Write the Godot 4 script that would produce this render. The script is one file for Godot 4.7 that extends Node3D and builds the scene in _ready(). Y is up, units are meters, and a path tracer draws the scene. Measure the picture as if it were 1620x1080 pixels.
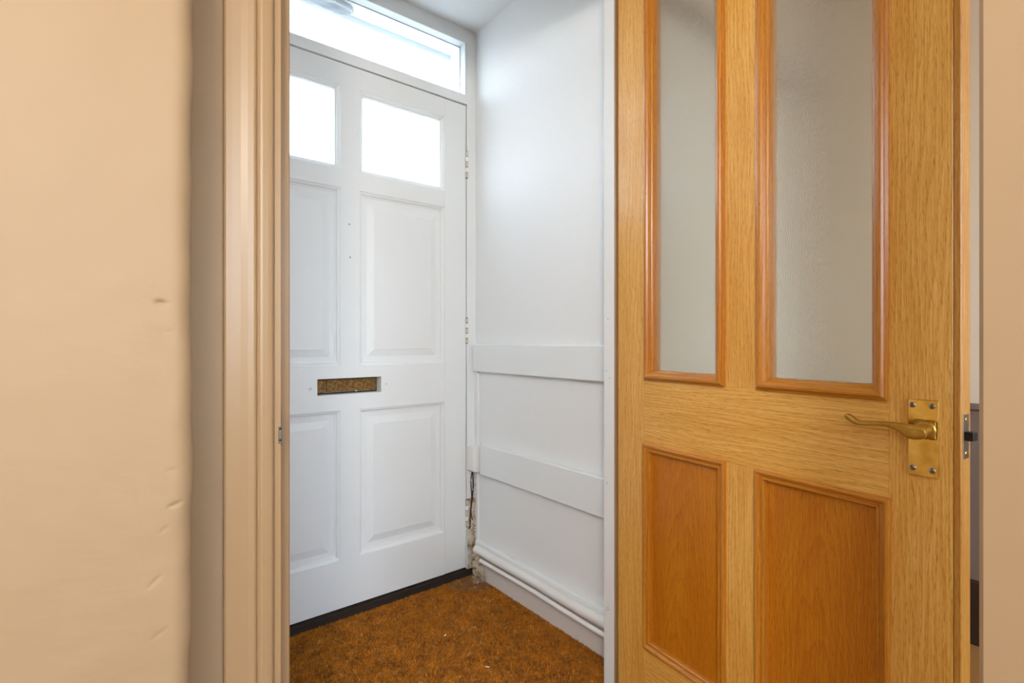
extends Node3D
# A white porch behind an open oak door. U runs along the front door, W towards it; a point is Vector3(U, height, -W).

var M := {}
var rng := RandomNumberGenerator.new()


func _ready() -> void:
	rng.seed = 7
	# ---------- camera, sky, light, exposure
	var cam := Camera3D.new()
	cam.name = "camera"
	add_child(cam)
	cam.position = Vector3(0, 1.01, 0)
	cam.rotation_degrees = Vector3(0, -38.25, 0)
	cam.fov = rad_to_deg(2.0 * atan(540.0 / 800.0))
	cam.near = 0.02
	cam.current = true
	var sky_look := ProceduralSkyMaterial.new()
	sky_look.sky_top_color = Color(0.84, 0.92, 1.0)
	sky_look.sky_horizon_color = Color(0.90, 0.96, 1.0)
	sky_look.ground_horizon_color = Color(0.7, 0.72, 0.74)
	sky_look.ground_bottom_color = Color(0.6, 0.6, 0.6)
	var sky := Sky.new()
	sky.sky_material = sky_look
	var env := Environment.new()
	env.background_mode = Environment.BG_SKY
	env.sky = sky
	env.background_energy_multiplier = 10.5
	env.tonemap_mode = Environment.TONE_MAPPER_LINEAR
	env.tonemap_exposure = 1.43
	env.sdfgi_enabled = true
	env.ssao_enabled = true
	env.ssil_enabled = true
	var we := WorldEnvironment.new()
	we.name = "world_environment"
	we.environment = env
	add_child(we)
	make_materials()
	build_porch_shell()
	build_hall_shell()
	build_front_door()
	build_transom()
	build_left_frame()
	build_oak_door()
	build_porch_trim()
	build_carpet()
	build_corner_details()
	build_outside()
	build_hall_lamp()


# ---------- materials
func paint(called: String, c: Color, rough: float, bump: Texture2D = null, height := 0.05, scale := 3.0, spec := 0.5) -> StandardMaterial3D:
	var m := StandardMaterial3D.new()
	m.resource_name = called
	m.albedo_color = c
	m.roughness = rough
	m.metallic_specular = spec
	if bump:
		m.heightmap_enabled = true
		m.heightmap_texture = bump
		m.heightmap_scale = height
		m.uv1_triplanar = true
		m.uv1_world_triplanar = true
		m.uv1_scale = Vector3(scale, scale, scale)
	return m


func noise_tex(freq: float, octaves: int, sd: int, size := 512) -> NoiseTexture2D:
	var n := FastNoiseLite.new()
	n.seed = sd
	n.frequency = freq
	n.fractal_octaves = octaves
	var t := NoiseTexture2D.new()
	t.noise = n
	t.width = size
	t.height = size
	t.seamless = true
	return t


func grain_image(w: int, h: int, cathedral: bool, sd: int) -> Image:
	# oak: u runs across the grain (w pixels = 0.25 m, repeating), v along it (h pixels = 2.2 m)
	var im := Image.create(w, h, false, Image.FORMAT_RGB8)
	var n := FastNoiseLite.new()
	n.seed = sd
	n.fractal_octaves = 3
	n.frequency = 1.0
	var fine := FastNoiseLite.new()
	fine.seed = sd + 5
	fine.fractal_octaves = 2
	fine.frequency = 1.0
	var light := Color(0.94, 0.75, 0.41)
	var mid := Color(0.86, 0.62, 0.245)
	var dark := Color(0.60, 0.36, 0.10)
	for y in h:
		var v := float(y) / h
		var cx := 0.5 + 0.10 * n.get_noise_2d(3.3, v * 4.0)
		for x in w:
			var u := float(x) / w
			var warp := n.get_noise_2d(u * 3.0, v * 3.0)
			var streak := fine.get_noise_2d(u * 74.0, v * 11.0)
			var pore := fine.get_noise_2d(u * 165.0 + 40.0, v * 75.0)
			var broad := n.get_noise_2d(u * 2.4 + 9.0, v * 3.0)
			if u > 0.86:
				var k := smoothstep(0.86, 1.0, u)
				var q := u - 1.0
				warp = lerpf(warp, n.get_noise_2d(q * 3.0, v * 3.0), k)
				streak = lerpf(streak, fine.get_noise_2d(q * 74.0, v * 11.0), k)
				pore = lerpf(pore, fine.get_noise_2d(q * 165.0 + 40.0, v * 75.0), k)
				broad = lerpf(broad, n.get_noise_2d(q * 2.4 + 9.0, v * 3.0), k)
			var d := u * 26.0 + 2.2 * warp
			if cathedral:
				var a := u - cx
				d = (v * 5.0 + a * a * 16.0 - absf(a) * 1.2 + 0.2 * warp) * 5.0
			var ring := d - floorf(d)
			var band := ring * ring
			var c := light.lerp(mid, clampf(0.40 + 0.40 * band + 0.75 * streak + 0.45 * broad, 0.0, 1.0))
			var p := clampf((pore - 0.12) * 3.0, 0.0, 1.0) * (0.16 + 0.42 * band)
			im.set_pixel(x, y, c.lerp(dark, clampf(p, 0.0, 0.8)))
	return im


func wood(called: String, t: Texture2D, rough: float, tint: Color, scale: Vector3) -> StandardMaterial3D:
	var m := StandardMaterial3D.new()
	m.resource_name = called
	m.albedo_texture = t
	m.albedo_color = tint
	m.roughness = rough
	m.metallic_specular = 0.5
	m.uv1_scale = scale
	m.heightmap_enabled = true
	m.heightmap_texture = t
	m.heightmap_scale = 0.012
	m.clearcoat_enabled = true
	m.clearcoat = 0.35
	m.clearcoat_roughness = 0.28
	return m


func make_materials() -> void:
	var lumpy := noise_tex(0.012, 4, 3)
	var brush := noise_tex(0.03, 3, 11)
	M.white = paint("white_gloss_paint", Color(0.915, 0.93, 0.935), 0.42, brush, 0.012, 2.0)
	M.white_wall = paint("white_wall_paint", Color(0.92, 0.928, 0.93), 0.6, lumpy, 0.10, 1.3)
	M.ceiling = paint("white_ceiling_paint", Color(0.91, 0.92, 0.92), 0.8, lumpy, 0.06, 1.3)
	M.skirt = paint("grubby_white_skirting_paint", Color(0.90, 0.865, 0.835), 0.5, lumpy, 0.06, 2.0)
	M.cream = paint("cream_wall_paint", Color(0.63, 0.525, 0.395), 0.62, lumpy, 0.02, 1.2)
	M.cream_gloss = paint("cream_gloss_paint", Color(0.66, 0.545, 0.405), 0.36, brush, 0.010, 2.5)
	M.hall_ceiling = paint("dull_ceiling_paint", Color(0.74, 0.69, 0.62), 0.8)
	M.hall_wall = paint("pale_hall_paint", Color(0.82, 0.78, 0.71), 0.7, lumpy, 0.05, 2.0)
	M.far_wall = paint("beige_hall_paint", Color(0.79, 0.735, 0.66), 0.7, lumpy, 0.05, 2.0)
	M.dado = paint("taupe_dado_paint", Color(0.42, 0.36, 0.33), 0.7)
	M.dark_wood = paint("dark_stained_wood", Color(0.16, 0.10, 0.06), 0.5)
	M.threshold = paint("dark_weathered_threshold", Color(0.17, 0.13, 0.10), 0.9, lumpy, 0.1, 8.0)
	M.plain_t = ImageTexture.create_from_image(grain_image(512, 1536, false, 21))
	M.cath_t = ImageTexture.create_from_image(grain_image(512, 1536, true, 33))
	M.oak = wood("oak_straight_grain", M.plain_t, 0.38, Color(1, 1, 1), Vector3(4, 0.4545, 1))
	M.oak_panel = wood("oak_cathedral_grain", M.cath_t, 0.36, Color(0.86, 0.70, 0.30), Vector3(3.8, 0.4545, 1))
	M.oak_mould = wood("oak_moulding", M.plain_t, 0.30, Color(0.86, 0.74, 0.50), Vector3(4, 0.4545, 1))
	M.oak_lip = wood("oak_edge_lipping", M.plain_t, 0.5, Color(0.84, 0.78, 0.68), Vector3(4, 0.4545, 1))
	var brass := paint("aged_brass", Color(0.80, 0.62, 0.27), 0.19, noise_tex(0.012, 3, 5), 0.012, 7.0)
	brass.metallic = 1.0
	var tarnish := noise_tex(0.008, 4, 9)
	var ramp := Gradient.new()
	ramp.set_color(0, Color(0.84, 0.68, 0.31))
	ramp.set_color(1, Color(1.0, 0.89, 0.54))
	tarnish.color_ramp = ramp
	brass.albedo_color = Color(1, 1, 1)
	brass.albedo_texture = tarnish
	M.brass = brass
	var lever := brass.duplicate()
	lever.resource_name = "dull_brass"
	lever.albedo_color = Color(0.86, 0.84, 0.80)
	lever.roughness = 0.38
	M.lever = lever
	var steel := paint("screw_steel", Color(0.62, 0.60, 0.57), 0.35)
	steel.metallic = 1.0
	M.steel = steel
	M.black = paint("black_latch", Color(0.02, 0.02, 0.022), 0.5)
	var flap := paint("old_brass_flap", Color(1, 1, 1), 0.5, noise_tex(0.02, 4, 15), 0.06, 9.0)
	var flap_t := noise_tex(0.012, 5, 19)
	var r2 := Gradient.new()
	r2.set_color(0, Color(0.33, 0.22, 0.08))
	r2.set_color(1, Color(0.66, 0.50, 0.24))
	flap_t.color_ramp = r2
	flap.albedo_texture = flap_t
	flap.metallic = 0.35
	M.flap = flap
	M.hinge = paint("paint_spotted_hinge", Color(0.80, 0.79, 0.73), 0.5, lumpy, 0.05, 20.0)
	var pane := StandardMaterial3D.new()
	pane.resource_name = "clear_window_glass"
	pane.transparency = BaseMaterial3D.TRANSPARENCY_ALPHA
	pane.albedo_color = Color(0.95, 0.98, 1.0, 0.04)
	pane.roughness = 0.03
	M.pane = pane
	var hazy := pane.duplicate()
	hazy.resource_name = "hazy_porch_glass"
	hazy.albedo_color = Color(0.9, 0.93, 0.95, 0.36)
	M.hazy = hazy
	var frosted := StandardMaterial3D.new()
	frosted.resource_name = "obscured_glass"
	frosted.transparency = BaseMaterial3D.TRANSPARENCY_ALPHA
	frosted.albedo_color = Color(0.94, 0.95, 0.93, 0.12)
	frosted.refraction_enabled = true
	frosted.refraction_scale = 0.05
	frosted.roughness = 0.025
	frosted.heightmap_enabled = true
	frosted.heightmap_texture = noise_tex(0.06, 2, 27)
	frosted.heightmap_scale = 0.02
	frosted.uv1_triplanar = true
	frosted.uv1_scale = Vector3(9, 9, 9)
	M.frosted = frosted
	M.plastic = paint("white_plastic", Color(0.93, 0.93, 0.92), 0.3)
	M.pipe = paint("white_painted_pipe", Color(0.92, 0.92, 0.91), 0.35, lumpy, 0.03, 6.0)
	M.wire = paint("brown_cable", Color(0.20, 0.13, 0.09), 0.5)
	var crust := paint("crumbling_filler", Color(1, 1, 1), 0.9, noise_tex(0.015, 4, 41), 0.12, 5.0)
	var crust_t := noise_tex(0.008, 5, 43)
	var r3 := Gradient.new()
	r3.offsets = PackedFloat32Array([0.0, 0.30, 0.55, 1.0])
	r3.colors = PackedColorArray([Color(0.33, 0.24, 0.16), Color(0.62, 0.54, 0.44), Color(0.78, 0.73, 0.65), Color(0.88, 0.85, 0.79)])
	crust_t.color_ramp = r3
	crust.albedo_texture = crust_t
	M.crust = crust
	M.chip = paint("white_paint_chip", Color(0.95, 0.94, 0.92), 0.6)
	M.paving = paint("pale_paving", Color(0.66, 0.64, 0.60), 0.9)
	M.render = paint("blue_grey_render", Color(0.70, 0.73, 0.78), 0.9)
	M.grey = paint("grey_plastic", Color(0.55, 0.58, 0.62), 0.5)
	M.lamp_metal = paint("lamp_grey_metal", Color(0.34, 0.37, 0.40), 0.6)
	M.lamp_rim = paint("lamp_pale_rim", Color(0.58, 0.60, 0.60), 0.5)
	M.lamp_bulb = paint("lamp_blue_grey_bulb", Color(0.20, 0.28, 0.42), 0.4)
	var carpet := paint("brown_carpet_backing", Color(0.34, 0.19, 0.07), 1.0)
	M.carpet = carpet
	M.hall_floor = paint("brown_hall_floor", Color(0.58, 0.40, 0.18), 0.9)
	var pile := StandardMaterial3D.new()
	pile.resource_name = "brown_carpet_pile"
	pile.albedo_color = Color(1, 1, 1)
	pile.vertex_color_use_as_albedo = true
	pile.roughness = 0.85
	M.pile = pile


# ---------- mesh helpers
func begin() -> SurfaceTool:
	var st := SurfaceTool.new()
	st.begin(Mesh.PRIMITIVE_TRIANGLES)
	return st


func tri(st: SurfaceTool, a: Vector3, b: Vector3, c: Vector3, n: Vector3, ua := Vector2.ZERO, ub := Vector2.ZERO, uc := Vector2.ZERO) -> void:
	var g := (c - a).cross(b - a)
	if g.dot(n) < 0.0:
		g = -g
		var t := b
		b = c
		c = t
		var tu := ub
		ub = uc
		uc = tu
	g = g.normalized()
	for k in 3:
		st.set_normal(g)
		st.set_uv([ua, ub, uc][k])
		st.add_vertex([a, b, c][k])


func quad(st: SurfaceTool, a: Vector3, b: Vector3, c: Vector3, d: Vector3, n: Vector3, uv := [Vector2.ZERO, Vector2.ZERO, Vector2.ZERO, Vector2.ZERO]) -> void:
	tri(st, a, b, c, n, uv[0], uv[1], uv[2])
	tri(st, a, c, d, n, uv[0], uv[2], uv[3])


func guv(p: Vector3, axis: int, grain: int, off: Vector2) -> Vector2:
	if axis == grain:
		return Vector2(p[(grain + 1) % 3], p[(grain + 2) % 3] * 0.15) + off
	return Vector2(p[3 - axis - grain], p[grain]) + off


func add_box(st: SurfaceTool, lo: Vector3, hi: Vector3, bev := 0.001, grain := 1, off := Vector2.ZERO) -> void:
	# a box with chamfered edges; the wood grain runs along axis «grain»
	var p := func(s: Vector3, k: int) -> Vector3:
		var o := Vector3.ZERO
		for a in 3:
			o[a] = (hi[a] if s[a] > 0 else lo[a]) - (0.0 if a == k else bev * s[a])
		return o
	for k in 3:
		var i := (k + 1) % 3
		var j := (k + 2) % 3
		for s in [-1.0, 1.0]:
			var q: Array[Vector3] = []
			for t in [[-1, -1], [1, -1], [1, 1], [-1, 1]]:
				var c := Vector3.ZERO
				c[k] = s
				c[i] = t[0]
				c[j] = t[1]
				q.append(p.call(c, k))
			var n := Vector3.ZERO
			n[k] = s
			quad(st, q[0], q[1], q[2], q[3], n, [guv(q[0], k, grain, off), guv(q[1], k, grain, off), guv(q[2], k, grain, off), guv(q[3], k, grain, off)])
		if bev <= 0.0:
			continue
		for si in [-1.0, 1.0]:
			for sj in [-1.0, 1.0]:
				var c0 := Vector3.ZERO
				c0[i] = si
				c0[j] = sj
				c0[k] = -1
				var c1 := c0
				c1[k] = 1
				var n := Vector3.ZERO
				n[i] = si
				n[j] = sj
				var a: Vector3 = p.call(c0, i)
				var b: Vector3 = p.call(c1, i)
				var c: Vector3 = p.call(c1, j)
				var d: Vector3 = p.call(c0, j)
				quad(st, a, b, c, d, n, [guv(a, i, grain, off), guv(b, i, grain, off), guv(c, i, grain, off), guv(d, i, grain, off)])
	if bev > 0.0:
		for x in [-1, 1]:
			for y in [-1, 1]:
				for z in [-1, 1]:
					var c := Vector3(x, y, z)
					tri(st, p.call(c, 0), p.call(c, 1), p.call(c, 2), c)


func box_mesh(lo: Vector3, hi: Vector3, bev := 0.001, grain := 1, off := Vector2.ZERO) -> ArrayMesh:
	var st := begin()
	add_box(st, lo, hi, bev, grain, off)
	return st.commit()


func wb(st: SurfaceTool, u0: float, u1: float, y0: float, y1: float, w0: float, w1: float, bev := 0.0) -> void:
	add_box(st, Vector3(u0, y0, -w1), Vector3(u1, y1, -w0), bev)


func side_of_frame(st: SurfaceTool, r: Rect2, side: int, prof: Array, off := Vector2.ZERO) -> void:
	# one mitred side of a frame lying in the xy plane; prof holds (distance in from the rectangle's edge, z)
	var x0 := r.position.x
	var y0 := r.position.y
	var x1 := r.end.x
	var y1 := r.end.y
	var run := 0.0
	for i in prof.size() - 1:
		var e: Array[Vector3] = []
		for q in [prof[i], prof[i + 1]]:
			var o: float = q.x
			match side:
				0:
					e.append_array([Vector3(x0 + o, y0 + o, q.y), Vector3(x1 - o, y0 + o, q.y)])
				1:
					e.append_array([Vector3(x1 - o, y0 + o, q.y), Vector3(x1 - o, y1 - o, q.y)])
				2:
					e.append_array([Vector3(x1 - o, y1 - o, q.y), Vector3(x0 + o, y1 - o, q.y)])
				3:
					e.append_array([Vector3(x0 + o, y1 - o, q.y), Vector3(x0 + o, y0 + o, q.y)])
		var t: Vector2 = prof[i + 1] - prof[i]
		var inward: Vector3 = [Vector3(0, 1, 0), Vector3(-1, 0, 0), Vector3(0, -1, 0), Vector3(1, 0, 0)][side]
		var n: Vector3 = inward * -t.y + Vector3(0, 0, 1) * t.x
		if n.length() < 1e-9:
			continue
		var al := 0 if side % 2 == 0 else 1
		var u2: float = run + t.length()
		quad(st, e[0], e[1], e[3], e[2], n, [Vector2(run, e[0][al]) + off, Vector2(run, e[1][al]) + off, Vector2(u2, e[3][al]) + off, Vector2(u2, e[2][al]) + off])
		run = u2


func tube(st: SurfaceTool, pts: Array, rads: Array, sides := 12, squash := 1.0, up := Vector3.UP, caps := true) -> void:
	# a swept ellipse; rads are half heights along «up», squash times that across
	var rings: Array = []
	for i in pts.size():
		var t: Vector3 = (pts[mini(i + 1, pts.size() - 1)] - pts[maxi(i - 1, 0)]).normalized()
		var side: Vector3 = t.cross(up)
		if side.length() < 0.05:
			side = t.cross(Vector3(1, 0, 0.3))
		side = side.normalized()
		var nrm: Vector3 = side.cross(t).normalized()
		var ring: Array[Vector3] = []
		for k in sides:
			var a := TAU * k / sides
			ring.append(pts[i] + nrm * (cos(a) * rads[i]) + side * (sin(a) * rads[i] * squash))
		rings.append(ring)
	for i in pts.size() - 1:
		for k in sides:
			var k2 := (k + 1) % sides
			var q: Array[Vector3] = [rings[i][k], rings[i][k2], rings[i + 1][k2], rings[i + 1][k]]
			var ns: Array[Vector3] = [q[0] - pts[i], q[1] - pts[i], q[2] - pts[i + 1], q[3] - pts[i + 1]]
			var order := [0, 1, 2, 0, 2, 3]
			var g := (q[2] - q[0]).cross(q[1] - q[0])
			if g.dot(ns[0] + ns[2]) < 0.0:
				order = [0, 2, 1, 0, 3, 2]
			for o in order:
				st.set_normal(ns[o].normalized())
				st.set_uv(Vector2(float(k) / sides, 0))
				st.add_vertex(q[o])
	if caps:
		for e in [0, pts.size() - 1]:
			var out: Vector3 = pts[e] - pts[1 if e == 0 else e - 1]
			for k in sides:
				tri(st, pts[e], rings[e][k], rings[e][(k + 1) % sides], out)


func lathe(st: SurfaceTool, at: Vector3, axis: Vector3, prof: Array, sides := 20) -> void:
	# prof holds (radius, distance along the axis)
	var x := axis.cross(Vector3(0.31, 0.83, 0.46)).normalized()
	var y := axis.cross(x).normalized()
	for i in prof.size() - 1:
		for k in sides:
			var a := TAU * k / sides
			var b := TAU * (k + 1) / sides
			var da := x * cos(a) + y * sin(a)
			var db := x * cos(b) + y * sin(b)
			var p0: Vector3 = at + da * prof[i].x + axis * prof[i].y
			var p1: Vector3 = at + db * prof[i].x + axis * prof[i].y
			var p2: Vector3 = at + db * prof[i + 1].x + axis * prof[i + 1].y
			var p3: Vector3 = at + da * prof[i + 1].x + axis * prof[i + 1].y
			var t: Vector2 = prof[i + 1] - prof[i]
			var n := (da + db) * 0.5 * t.y - axis * t.x
			if p0.distance_to(p1) > 1e-7:
				tri(st, p0, p1, p2, n)
			if p2.distance_to(p3) > 1e-7:
				tri(st, p0, p2, p3, n)


func put(called: String, m: Mesh, mat: Material, parent: Node = self, label := "") -> MeshInstance3D:
	var o := MeshInstance3D.new()
	o.name = called
	o.mesh = m
	o.material_override = mat
	o.cast_shadow = GeometryInstance3D.SHADOW_CASTING_SETTING_ON
	parent.add_child(o, true)
	if label:
		o.set_meta("label", label)
	return o


func tag(o: Node, label: String, category: String, group := "", kind := "") -> Node:
	o.set_meta("label", label)
	if category:
		o.set_meta("category", category)
	if group:
		o.set_meta("group", group)
	if kind:
		o.set_meta("kind", kind)
	return o


func thing(called: String, at: Vector3, turn := 0.0) -> Node3D:
	var o := Node3D.new()
	o.name = called
	add_child(o, true)
	o.position = at
	o.rotation.y = turn
	return o


func structure(called: String, m: Mesh, mat: Material, label: String, category: String) -> MeshInstance3D:
	var o := put(called, m, mat)
	tag(o, label, category, "", "structure")
	return o


# ---------- porch shell
const DOOR_W := 1.8276
const WALL_U := 1.2375
const PORCH_L := 0.128
const PORCH_TOP := 2.349


func build_porch_shell() -> void:
	var st := begin()
	wb(st, PORCH_L - 0.12, WALL_U + 0.12, -0.12, -0.004, 0.955, 1.97)
	structure("floor", st.commit(), M.carpet, "porch floor under the brown carpet", "floor")
	st = begin()
	wb(st, PORCH_L - 0.12, WALL_U + 0.12, PORCH_TOP, PORCH_TOP + 0.12, 0.994, 1.97)
	structure("ceiling_porch", st.commit(), M.ceiling, "white porch ceiling above the glazed transom", "ceiling")
	st = begin()
	wb(st, WALL_U, WALL_U + 0.12, -0.004, PORCH_TOP, 0.994, 1.97)
	structure("wall_right", st.commit(), M.white_wall, "white porch wall carrying two horizontal rails", "wall")
	st = begin()
	wb(st, PORCH_L - 0.12, PORCH_L, -0.004, PORCH_TOP, 0.994, 1.97)
	structure("wall_left", st.commit(), M.white_wall, "white porch wall hidden behind the cream door frame", "wall")


# ---------- hall shell
func build_hall_shell() -> void:
	var st := begin()
	wb(st, -1.45, 2.45, -0.12, -0.004, -2.2, 0.955)
	structure("floor_hall", st.commit(), M.hall_floor, "brown hall floor behind the oak door", "floor")
	st = begin()
	wb(st, -1.45, 2.45, 2.46, 2.58, -2.2, 0.994)
	structure("ceiling_hall", st.commit(), M.hall_ceiling, "dull hall ceiling seen through the obscured glass", "ceiling")
	st = begin()
	wb(st, 1.21, 2.3, 2.05, 2.46, 0.865, 0.955, 0.003)
	structure("trim_13", st.commit(), M.hall_ceiling, "boxed beam along the top of the partition wall", "beam")
	# partition that holds the oak door
	st = begin()
	wb(st, 1.20, 2.45, -0.004, 2.46, 0.955, 0.994)
	structure("wall_partition", st.commit(), M.hall_wall, "pale partition wall behind the open oak door", "wall")
	st = begin()
	wb(st, -1.45, 0.219, -0.004, 2.46, 0.944, 0.994)
	wb(st, 0.219, 1.20, 2.10, 2.46, 0.944, 0.994)
	structure("wall_opening", st.commit(), M.cream, "shaded strip of cream wall beside the moulded architrave", "wall")
	st = begin()
	wb(st, 2.3, 2.45, -0.004, 2.46, -2.2, 0.955)
	structure("wall_far_hall", st.commit(), M.far_wall, "pale hall wall glimpsed beyond the latch edge of the oak door", "wall")
	st = begin()
	wb(st, 2.275, 2.3, 0.0, 0.78, -2.2, 0.955, 0.003)
	wb(st, 2.262, 2.3, 0.78, 0.80, -2.2, 0.955, 0.003)
	structure("trim_1", st.commit(), M.dado, "dado ledge on the far hall wall past the latch", "trim")
	st = begin()
	wb(st, 2.255, 2.274, -0.003, 0.21, -2.2, 0.955, 0.003)
	structure("baseboard_hall", st.commit(), M.dark_wood, "dark skirting at the foot of the far hall wall", "baseboard")
	# short nib of wall close to the camera
	st = begin()
	wb(st, 0.56, 0.90, -0.004, 2.46, 0.035, 0.0893, 0.003)
	structure("wall_near", st.commit(), M.cream, "cream wall edge next to the latch side of the oak door", "wall")
	st = begin()
	wb(st, -1.45, -1.3, -0.004, 1.50, -2.2, 0.944)
	wb(st, -1.45, -1.3, 2.30, 2.46, -2.2, 0.944)
	wb(st, -1.45, -1.3, 1.50, 2.30, -2.2, -1.35)
	wb(st, -1.45, -1.3, 1.50, 2.30, -0.25, 0.944)
	structure("wall_hall_side", st.commit(), M.cream, "cream hall side wall behind the viewer", "wall")
	st = begin()
	wb(st, -1.45, 2.45, -0.004, 0.95, -2.35, -2.2)
	wb(st, -1.45, 2.45, 2.35, 2.46, -2.35, -2.2)
	wb(st, -1.45, -1.20, 0.95, 2.35, -2.35, -2.2)
	wb(st, 0.40, 1.05, 0.95, 2.35, -2.35, -2.2)
	wb(st, 2.15, 2.45, 0.95, 2.35, -2.35, -2.2)
	structure("wall_hall_back", st.commit(), M.cream, "cream hall end wall behind the viewer", "wall")
	hall_window("window_2", Vector3(1.05, 0.95, 2.28), 0.0, 1.10, 1.40, "white window lighting the room behind the oak door")
	hall_window("window_3", Vector3(-1.20, 0.95, 2.28), 0.0, 1.60, 1.40, "wide white window behind the viewer")
	hall_window("window_4", Vector3(-1.38, 1.50, 1.35), PI / 2, 1.10, 0.80, "high white side window facing the oak door from behind the viewer")
	build_chimney_wall()


func hall_window(called: String, at: Vector3, turn: float, w: float, h: float, label: String) -> void:
	var t := thing(called, at, turn)
	tag(t, label, "window", "", "structure")
	var f := 0.045
	put("sill", box_mesh(Vector3(0, 0, -0.03), Vector3(w, f, 0.03), 0.002), M.white, t)
	put("head", box_mesh(Vector3(0, h - f, -0.03), Vector3(w, h, 0.03), 0.002), M.white, t)
	put("jamb", box_mesh(Vector3(0, f, -0.03), Vector3(f, h - f, 0.03), 0.002), M.white, t)
	put("jamb", box_mesh(Vector3(w - f, f, -0.03), Vector3(w, h - f, 0.03), 0.002), M.white, t)
	put("pane", box_mesh(Vector3(f, f, -0.003), Vector3(w - f, h - f, 0.003), 0.0), M.pane, t)


func build_chimney_wall() -> void:
	# the projecting plaster wall: a wavy hand-made arris, dents and gouges in the plaster
	var w0 := 0.80
	var arris := 0.0875
	var r := 0.024
	var n := FastNoiseLite.new()
	n.seed = 5
	n.frequency = 1.0
	n.fractal_octaves = 3
	var us: Array[float] = [-1.3, -1.0, -0.8, -0.7]
	var x := -0.64
	while x < arris - r - 0.004:
		us.append(x)
		x += 0.0018 if x > 0.02 else 0.006
	var prof: Array[Vector2] = []
	var nor: Array[Vector2] = []
	for u in us:
		prof.append(Vector2(u, w0))
		nor.append(Vector2(0, -1))
	for k in 9:
		var a := -PI / 2 + PI / 2 * k / 8.0
		prof.append(Vector2(arris - r, w0 + r) + Vector2(cos(a), sin(a)) * r)
		nor.append(Vector2(cos(a), sin(a)))
	for k in 6:
		prof.append(Vector2(arris, w0 + r + 0.008 + (0.944 - w0 - r - 0.006) * k / 5.0))
		nor.append(Vector2(1, 0))
	# gouges: middle, half length, half width, tilt, depth
	var dents := [
		[0.051, 1.0603, 0.0085, 0.0032, -0.05, 0.0040], [0.0606, 1.0233, 0.0085, 0.0014, 0.25, 0.0012], [0.0665, 0.7942, 0.0088, 0.0020, 0.42, 0.0050],
		[0.0537, 0.7636, 0.007, 0.0018, 0.8, 0.0014], [0.0633, 0.8406, 0.008, 0.0016, 0.35, 0.0012], [0.0703, 0.7564, 0.0018, 0.0016, 0.0, 0.0025],
		[0.045, 0.70, 0.012, 0.003, 0.7, 0.0014], [0.05, 0.63, 0.014, 0.003, 0.5, 0.0014], [-0.1, 1.30, 0.012, 0.004, 0.2, 0.0010], [-0.2, 0.93, 0.016, 0.005, -0.4, 0.0010], [-0.08, 1.20, 0.012, 0.004, 0.7, 0.0010],
	]
	var ys: Array[float] = []
	var yy := -0.004
	while yy < 2.46:
		ys.append(yy)
		yy += 0.0016 if yy > 0.58 and yy < 1.10 else 0.008
	ys.append(2.46)
	var rows := ys.size() - 1
	var st := begin()
	st.set_smooth_group(0)
	var cols := prof.size()
	for j in rows + 1:
		var y := ys[j]
		for i in cols:
			var p := prof[i]
			var q := nor[i]
			var d := 0.0018 * n.get_noise_2d(p.x * 7.0 + p.y * 7.0, y * 6.0) + 0.0003 * n.get_noise_2d(p.x * 30.0 + 50.0, y * 40.0)
			var wave := 0.005 * n.get_noise_2d(8.5, y * 1.7) + 0.0014 * n.get_noise_2d(3.5, y * 9.0) + 0.012 * minf(0.0, y - 1.0)
			for g in dents:
				var dx: float = p.x - g[0]
				var dy: float = y - g[1]
				var al: float = (dx * cos(g[4]) + dy * sin(g[4])) / g[2]
				var ac: float = (dy * cos(g[4]) - dx * sin(g[4])) / g[3]
				d -= g[5] * exp(-al * al * 1.6 - ac * ac)
			var near := smoothstep(0.0, 1.0, clampf((p.x - 0.0) / 0.08, 0.0, 1.0))
			st.set_uv(Vector2(p.x, y))
			st.add_vertex(Vector3(p.x + q.x * d + wave * near, y, -(p.y + q.y * d)))
	for j in rows:
		for i in cols - 1:
			var a := j * cols + i
			for k in [a, a + cols, a + 1, a + 1, a + cols, a + cols + 1]:
				st.add_index(k)
	st.generate_normals()
	structure("wall_plaster", st.commit(), M.cream, "large cream plaster wall with a gouged, wavy corner edge", "wall")


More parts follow.
